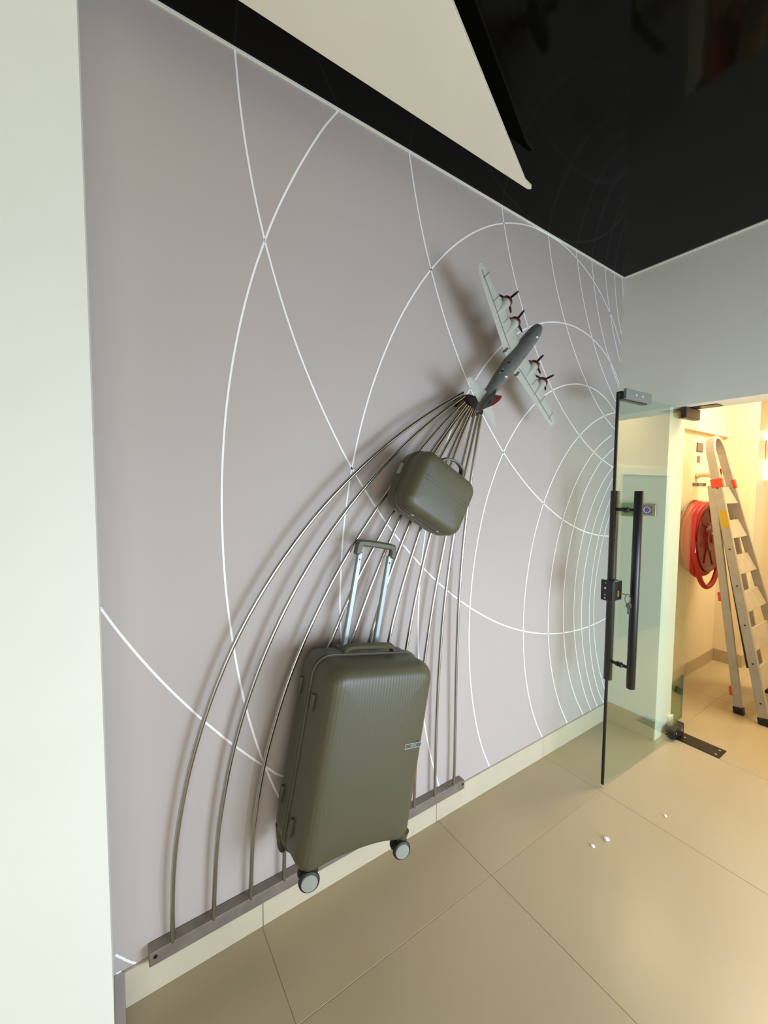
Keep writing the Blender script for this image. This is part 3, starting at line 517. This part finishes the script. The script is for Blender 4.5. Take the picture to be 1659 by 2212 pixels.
# ------------------------------------------------------------------ model plane
fa = math.radians(46.0)
fx = Vector((0, math.cos(fa), math.sin(fa))); fz = Vector((1, 0, 0)); fy = fz.cross(fx)
pm = frame((0.172, -1.245, 2.172), fx, fy, fz) @ Matrix.Rotation(math.radians(3.2), 4, 'X')
pln = thing('model_plane', 'grey four engined propeller plane model climbing across the wall', 'model plane', pm)
def circ(x, r, z=0, ry=1.0, n=20): return [(x, ry*r*math.cos(2*PI*k/n), z+r*math.sin(2*PI*k/n)) for k in range(n)]
FUS = [(-0.402, 0.004, 0.014), (-0.392, 0.010, 0.013), (-0.34, 0.017, 0.010), (-0.27, 0.024, 0.006), (-0.18, 0.031, 0.002), (-0.08, 0.035, 0), (0.08, 0.035, 0), (0.14, 0.033, 0), (0.178, 0.0285, -0.001), (0.200, 0.021, -0.002), (0.213, 0.011, -0.003), (0.217, 0.003, -0.003)]
fus = MB().loft([circ(x, r, z) for x, r, z in FUS]).obj('fuselage', M_planed, pln, smooth=True)
def foil(xle, xte, y, z, t, n=7):
    c = xle-xte; up_ = []; lo_ = []
    for i in range(n+1):
        q = i/n; q2 = q*q*(3-2*q); h = t*(2.6*math.sqrt(max(q2, 0))*(1-q2)+0.04)
        up_.append((xle-c*q2, y, z+h*0.6)); lo_.append((xle-c*q2, y, z-h*0.4))
    return up_+list(reversed(lo_[:-1])) if False else up_+list(reversed(lo_))
WG = [(0.0, 0.052, -0.082, 0.0, 0.016), (0.03, 0.050, -0.077, 0.0, 0.015), (0.115, 0.046, -0.064, 0.004, 0.013), (0.21, 0.042, -0.051, 0.008, 0.011), (0.33, 0.036, -0.033, 0.013, 0.008), (0.385, 0.033, -0.024, 0.015, 0.006), (0.404, 0.028, -0.016, 0.016, 0.0045), (0.413, 0.015, -0.004, 0.016, 0.002)]
for s in (1, -1):
    wing = MB().loft([foil(a, b, s*y, z-0.006, t) for y, a, b, z, t in WG]).obj('wing', M_plane, pln, smooth=True)
    # control surface seams
    for (y0, x0), (y1, x1) in (((0.05, -0.040), (0.20, -0.024)), ((0.20, -0.024), (0.39, -0.006))):
        z0, z1 = 0.0075-0.006+0.006, 0.018-0.006+0.002
        MB().tube([(x0, s*y0, 0.0058+y0*0.04-0.004), (x1, s*y1, 0.0058+y1*0.04-0.006)], 0.0009, 4).obj('panel_seam', M_seam, wing)
    for y in (0.16, 0.26, 0.36):
        MB().tube([(0.030, s*y, 0.0095+y*0.018), (-0.018, s*y, 0.0072+y*0.022)], 0.0009, 4).obj('panel_seam', M_seam, wing)
    box('flap_fairing', (-0.074, s*0.062-0.004, -0.012), (-0.050, s*0.062+0.004, 0.006), M_planed, wing, 0.002)
    for ey in (0.112, 0.209):
        ez = ey*0.036-0.006-0.004
        en = MB().loft([circ(x, r, ez+dz, n=16) for x, r, dz in ((-0.045, 0.003, 0.003), (-0.02, 0.011, 0.002), (0.02, 0.0185, 0), (0.05, 0.0225, -0.001), (0.068, 0.0235, -0.001))]).mesh('nacelle')
        en.transform(Matrix.Translation((0, s*ey, 0))); eng = link('engine', en, M_plane, pln, smooth=True)
        MB().lathe([(0.0235, 0.064), (0.0255, 0.066), (0.0245, 0.079), (0.020, 0.083), (0.012, 0.076)], (0, s*ey, ez), 'x', 18).obj('cowl_ring', M_maroon, eng, smooth=True)
        hub = MB().lathe([(0.011, 0.076), (0.0125, 0.084), (0.0105, 0.094), (0.006, 0.101), (0.0008, 0.104)], (0, s*ey, ez), 'x', 14).obj('spinner', M_red, eng, smooth=True)
        off = PI/3+(0.25 if ey > 0.15 else 0.0)
        for k in range(3):
            a = off+2*PI*k/3
            bl = MB().loft([[(0.090+dx, rr*math.cos(a)-cw*math.sin(a), rr*math.sin(a)+cw*math.cos(a)) for dx, cw in ((0.0012, wdt), (0.0012, -wdt), (-0.0012, -wdt), (-0.0012, wdt))] for rr, wdt in ((0.006, 0.0025), (0.02, 0.0048), (0.045, 0.0048), (0.058, 0.0034), (0.061, 0.001))]).mesh('blade')
            bl.transform(Matrix.Translation((0, s*ey, ez))); link('propeller_blade', bl, M_prop, hub)
    # tailplane
    MB().loft([foil(a, b, s*y, 0.012, t, 5) for y, a, b, t in ((0.0, -0.285, -0.362, 0.007), (0.03, -0.296, -0.360, 0.0065), (0.09, -0.318, -0.357, 0.005), (0.118, -0.328, -0.356, 0.004), (0.127, -0.338, -0.350, 0.002))]).obj('tailplane', M_plane, pln, smooth=True)
# fin with a long fillet and a red tip
def finsec(z, xa, xb, t): return [(xa, 0, z), (xa-(xa-xb)*0.25, t, z), (xa-(xa-xb)*0.6, t, z), (xb, 0.0006, z), (xb, -0.0006, z), (xa-(xa-xb)*0.6, -t, z), (xa-(xa-xb)*0.25, -t, z)]
fin = MB().loft([finsec(*q) for q in ((0.015, -0.215, -0.402, 0.005), (0.035, -0.262, -0.396, 0.005), (0.050, -0.298, -0.388, 0.005), (0.072, -0.308, -0.378, 0.0045))]).obj('tail_fin', M_planed, pln, smooth=True)
MB().loft([finsec(*q) for q in ((0.072, -0.308, -0.378, 0.0048), (0.088, -0.312, -0.368, 0.004), (0.098, -0.322, -0.354, 0.0025))]).obj('fin_tip', M_red, fin, smooth=True)
for s in (1, -1):
    MB().prism([(-0.335, 0.052), (-0.352, 0.066), (-0.368, 0.052)], s*0.0048, s*0.0056).obj('fin_marking', M_seam, fin, frame((0, 0, 0), (1, 0, 0), (0, 0, 1), (0, -1, 0)))
def dome(x, y, z, r, m, name, n=14):
    MB().lathe([(r*math.cos(PI/2*i/5), r*math.sin(PI/2*i/5)) for i in range(5)]+[(0.0006, r)], (x, y, z), 'z', n).obj(name, m, fus, smooth=True)
cp = MB().loft([[(x, w_*math.cos(t), 0.020+h_*max(0, math.sin(t))-0.004) for t in [PI*i/10 for i in range(11)]] for x, w_, h_ in ((0.095, 0.002, 0.004), (0.11, 0.014, 0.014), (0.135, 0.018, 0.017), (0.160, 0.017, 0.012), (0.180, 0.008, 0.002))]).obj('cockpit_canopy', M_planed, fus, smooth=True)
dome(0.118, -0.002, 0.029, 0.0105, M_silver, 'observation_dome')
dome(0.075, -0.010, 0.032, 0.004, M_silver, 'observation_dome')
dome(-0.172, 0.0, 0.027, 0.011, M_silver, 'turret_dome')
for x in (-0.108, -0.165): dome(x, 0.0215, 0.0195, 0.0075, M_black, 'side_blister')
for x in (-0.155, -0.182): box('side_light', (x-0.006, 0.0255, 0.016), (x+0.006, 0.0280, 0.020), M_silver, fus)
MB().tube([(-0.25, 0, 0.008), (-0.25, 0, -0.09)], 0.008, 8).obj('wall_mount', M_black, pln)

# ------------------------------------------------------------------ things on the end wall and the floor
eb = thing('exit_button', 'grey exit button plate with a glowing blue ring', 'exit button', loc=(0.206, 0, 1.441))
box('plate', (-0.046, -0.012, -0.037), (0.046, 0.0, 0.037), M_btn, eb, 0.002)
box('button_face', (-0.026, -0.014, -0.027), (0.026, -0.012, 0.027), M_dark, eb)
ring = [(0.018*math.cos(2*PI*k/28)-0.002, -0.0145, 0.018*math.sin(2*PI*k/28)) for k in range(28)]
MB().tube(ring, 0.0022, 6, closed=True).obj('light_ring', M_ring, eb)
MB().lathe([(0.003, -0.013), (0.003, -0.012)], (0.036, 0, 0), 'y', 8).obj('sensor', M_black, eb)
gb = thing('break_glass_box', 'dark green emergency release box beside the exit button', 'release box', loc=(0.104, 0, 1.437))
box('housing', (-0.050, -0.028, -0.041), (0.050, 0.0, 0.041), M_greenbox, gb, 0.004, 2)
box('window', (-0.032, -0.030, -0.024), (0.032, -0.028, 0.016), M_black, gb)
gg = thing('glass_offcut', 'green glass offcut standing behind the door jamb', 'glass sheet', loc=(0.288, 0.33, 0))
box('sheet', (-0.011, -0.095, 0.0), (0.0, 0.108, 0.30), M_green, gg)
box('polished_edge', (-0.012, 0.1082, 0.0), (0.001, 0.112, 0.30), M_gedge, gg)
def crumb(x, y, s, lab):
    bm = bmesh.new(); bmesh.ops.create_icosphere(bm, subdivisions=1, radius=s)
    for v in bm.verts: v.co = Vector((v.co.x*random.uniform(0.6, 1.3), v.co.y*random.uniform(0.5, 1.2), max(-0.3*s, v.co.z*random.uniform(0.4, 0.8))))
    z = min(v.co.z for v in bm.verts)
    for v in bm.verts: v.co.z -= z
    me = bpy.data.meshes.new('plaster_crumb'); bm.to_mesh(me); bm.free()
    o = link('plaster_crumb', me, M_plaster); o.location = (x, y, 0); tag(o, lab, 'debris', 'plaster crumbs on the floor')
crumb(0.508, -0.980, 0.016, 'largest white plaster crumb, middle one of three on the floor')
crumb(0.493, -1.065, 0.010, 'small white plaster crumb nearest the suitcase')
crumb(0.597, -0.610, 0.009, 'small white plaster crumb lying nearest the glass door')

# ------------------------------------------------------------------ corridor things
hr = thing('hose_reel', 'red fire hose reel on the corridor wall behind the ladder', 'hose reel', frame((0.04, 1.08, 1.20), (0, 1, 0), (0, 0, 1), (1, 0, 0)))
MB().lathe([(0.05, 0.0), (0.06, 0.01), (0.06, 0.03)], n=20).obj('wall_bracket', M_reel, hr, smooth=True)
def flange(z, R, name):
    pr = [(R, z-0.004), (R+0.004, z), (R, z+0.006), (R-0.02, z+0.006), (R-0.03, z-0.004), (R*0.45, z-0.004), (R*0.40, z+0.012), (0.05, z+0.012), (0.045, z+0.02), (0.004, z+0.02)]
    return MB().lathe([(0.004, z-0.008)]+[(R-0.01, z-0.008)]+pr, n=48).obj(name, M_reel, hr, smooth=True)
flange(0.045, 0.285, 'back_flange'); ff = flange(0.165, 0.268, 'front_flange')
for k in range(8):
    a = 2*PI*k/8
    MB().tube([(0.12*math.cos(a), 0.12*math.sin(a), 0.163), (0.225*math.cos(a+0.25), 0.225*math.sin(a+0.25), 0.163)], 0.005, 6).obj('stiffening_rib', M_reel, ff)
MB().lathe([(0.15, 0.045), (0.15, 0.16)], n=32).obj('drum', M_reel, hr, smooth=True)
for z, R, dy in ((0.072, 0.262, -0.004), (0.100, 0.272, -0.022), (0.130, 0.264, -0.010)):
    P = [(R*math.cos(t), R*math.sin(t)*(1.04 if math.sin(t) < 0 else 1)+dy, z+0.006*math.sin(2*t)) for t in [2*PI*i/40 for i in range(40)]]
    MB().tube(P, 0.024, 10, closed=True, refn=(0, 0, 1)).obj('hose_turn', M_hose, hr, smooth=True)
P = [(0.20, -0.14, 0.150), (0.16, -0.26, 0.165), (0.06, -0.36, 0.170), (-0.05, -0.385, 0.160), (-0.14, -0.30, 0.145), (-0.20, -0.16, 0.140), (-0.24, 0.02, 0.146), (-0.19, 0.17, 0.150), (-0.05, 0.25, 0.150)]
MB().tube(catmull(P, 4), 0.018, 10, refn=(0, 0, 1)).obj('hose_loop', M_hose, hr, smooth=True)
lab = MB().tube([(-0.26, -0.02, 0.150), (-0.262, -0.10, 0.150)], 0.006, 6).obj('tie_strap', M_white, hr)
vv = thing('hose_valve', 'pale pipe valve with a red handwheel above the hose reel', 'valve', frame((0.04, 1.22, 1.695), (0, 1, 0), (0, 0, 1), (1, 0, 0)))
MB().lathe([(0.034, 0.0), (0.034, 0.02), (0.026, 0.022), (0.026, 0.09), (0.033, 0.095), (0.033, 0.12), (0.012, 0.125), (0.012, 0.15)], n=20).obj('valve_body', M_cream, vv, smooth=True)
hw = MB().tube([(0.040*math.cos(2*PI*k/24)*(1+0.06*math.cos(6*2*PI*k/24)), 0.040*math.sin(2*PI*k/24)*(1+0.06*math.cos(6*2*PI*k/24)), 0.150) for k in range(24)], 0.007, 8, closed=True).obj('handwheel', M_red, vv, smooth=True)
for k in range(3):
    a = 2*PI*k/3
    MB().tube([(0, 0, 0.150), (0.04*math.cos(a), 0.04*math.sin(a), 0.150)], 0.005, 6).obj('spoke', M_red, hw)
wp = thing('wall_plate', 'dark grey square cover plate high on the corridor wall', 'cover plate', loc=(0.04, 1.258, 1.915))
box('plate', (0.0, -0.060, -0.033), (0.006, 0.060, 0.033), M_grayplate, wp, 0.001)
box('rim', (0.0, -0.064, -0.037), (0.004, 0.064, 0.037), M_black, wp)
tag(box('red_tag', (0.04, 1.215, 1.79), (0.046, 1.265, 1.845), M_orange, None, 0.002), 'small red tag on the corridor wall above the valve', 'tag')
ns = thing('notice_strip', 'narrow dark notice strip on the wall below the valve', 'notice', loc=(0.04, 1.29, 1.612))
box('strip', (0.0, -0.14, -0.012), (0.005, 0.14, 0.012), M_grayplate, ns)
for y in (-0.14, -0.05, 0.075, 0.11): box('band', (0.005, y, -0.012), (0.006, y+0.022, 0.012), M_black, ns)
# ladder (folded, leaning back)
ld = thing('step_ladder', 'silver aluminium folding step ladder with red clips and rounded top rail', 'ladder', loc=(0.56, 1.10, 0))
LO = Vector((0.56, 1.10, 0))
fl_ = lambda z: Vector((0.640-0.217*z, 0.800+0.035*z, z))-LO
fr_ = lambda z: Vector((0.640-0.217*z, 1.450-0.195*z, z))-LO
rl_ = lambda z: Vector((0.493-0.147*z, 0.836+0.012*z, z))-LO
rr_ = lambda z: Vector((0.493-0.147*z, 1.405-0.165*z, z))-LO
def rail(name, pts, sq, m=M_alu, parent=ld, bevel=0.003):
    return MB().tube(pts, 0.01, sq=sq, refn=(0, 1, 0)).obj(name, m, parent, bevel=bevel)
top = [fl_(1.56), fl_(1.80)]
ztop = 1.955
cl, crr = fl_(1.82), fr_(1.80)
arc = [fl_(0.035), fl_(0.6), fl_(1.2), fl_(1.62), fl_(1.80)]
mid = (fl_(1.80)+fr_(1.78))/2
for k in range(1, 12):
    t = PI*k/12
    a = fl_(1.80); b = fr_(1.80)
    q = (a+b)/2+(a-b)/2*math.cos(t); q.z = 1.80+0.155*math.sin(t); q.x -= 0.217*(q.z-1.80); arc.append(q)
arc += [fr_(1.80), fr_(1.62), fr_(1.2), fr_(0.6), fr_(0.035)]
rail('front_rail', arc, (0.026, 0.055), M_ladder)
rail('rear_leg', [rl_(0.035), rl_(0.8), rl_(1.60)], (0.024, 0.048), M_ladder)
rail('rear_leg', [rr_(0.035), rr_(0.8), rr_(1.60)], (0.024, 0.048), M_ladder)
for f, s in ((fl_, 0.036), (fr_, 0.036), (rl_, 0.031), (rr_, 0.031)):
    MB().tube([f(0.0), f(0.048)], 0.01, sq=(0.036, s*1.9), refn=(0, 1, 0)).obj('rubber_foot', M_rubber, ld, bevel=0.003)
for zc_ in (1.53, 1.285, 1.035, 0.78, 0.525, 0.27):
    z0, z1 = zc_-0.062, zc_+0.062
    a, b, c, d = fl_(z0)+Vector((0.016, 0.014, 0)), fr_(z0)+Vector((0.016, -0.014, 0)), fr_(z1)+Vector((-0.010, -0.014, 0)), fl_(z1)+Vector((-0.010, 0.014, 0))
    nrm = Vector((0.018, 0, 0.006))
    MB().loft([[a, b, c, d], [a-nrm, b-nrm, c-nrm, d-nrm]]).obj('tread', M_tread, ld, bevel=0.002)
for z in (0.22, 0.62, 1.12): rail('rear_crossbar', [rl_(z), rr_(z)], (0.030, 0.012), M_ladder)
MB().tube([fl_(1.18)+Vector((-0.03, 0.02, 0)), fl_(0.34)+Vector((-0.045, 0.03, 0))], 0.008, 8).obj('spreader_bar', M_bronze, ld)
for f, z, e in ((fl_, 1.615, 0.068), (fr_, 1.615, 0.020)):
    MB().tube([f(z-0.032)+Vector((0.031-e*0.45, 0, 0)), f(z+0.032)+Vector((0.031-e*0.45, 0, 0))], 0.01, sq=(0.034, e), refn=(0, 1, 0)).obj('hinge_clip', M_orange, ld, bevel=0.002)
for z in (0.80, 0.145):
    MB().tube([rl_(z-0.03)+Vector((-0.03, 0, 0)), rl_(z+0.03)+Vector((-0.03, 0, 0))], 0.01, sq=(0.022, 0.018), refn=(0, 1, 0)).obj('leg_clip', M_orange, ld)
MB().tube([fl_(1.30)+Vector((0.004, -0.0142, 0)), fl_(1.42)+Vector((0.004, -0.0142, 0))], 0.01, sq=(0.0012, 0.045), refn=(0, 1, 0)).obj('sticker', M_yellow, ld)
for z in (1.58, 1.15, 0.9, 0.64, 0.39, 0.14):
    MB().lathe([(0.006, -0.0145), (0.006, -0.013)], tuple(fl_(z)), 'y', 8).obj('rivet', M_bronze, ld)
# lamp deep in the corridor
lp = thing('tube_lamp', 'glowing white tube lamp with a round bulb deep in the corridor', 'lamp', loc=(0.105, YC-0.02, 2.0))
box('back_plate', (-0.05, 0.0, -0.12), (0.05, 0.02, 0.12), M_cream, lp, 0.004)
MB().lathe([(0.020, 0.0), (0.030, 0.01), (0.030, 0.20), (0.020, 0.21)], (-0.005, -0.05, -0.33), 'z', 16).obj('tube', M_lamp, lp, smooth=True)
MB().lathe([(0.045*math.sin(PI*i/8)+0.001, 0.045*-math.cos(PI*i/8)) for i in range(9)], (-0.02, -0.06, 0.13), 'z', 16).obj('bulb', M_lamp, lp, smooth=True)
MB().tube([(-0.02, -0.055, 0.09), (-0.005, -0.05, -0.12)], 0.004, 6).obj('stem', M_brass, lp)
MB().tube([(0, 0.0, 0.05), (-0.015, -0.052, 0.02)], 0.006, 6).obj('arm', M_brass, lp)
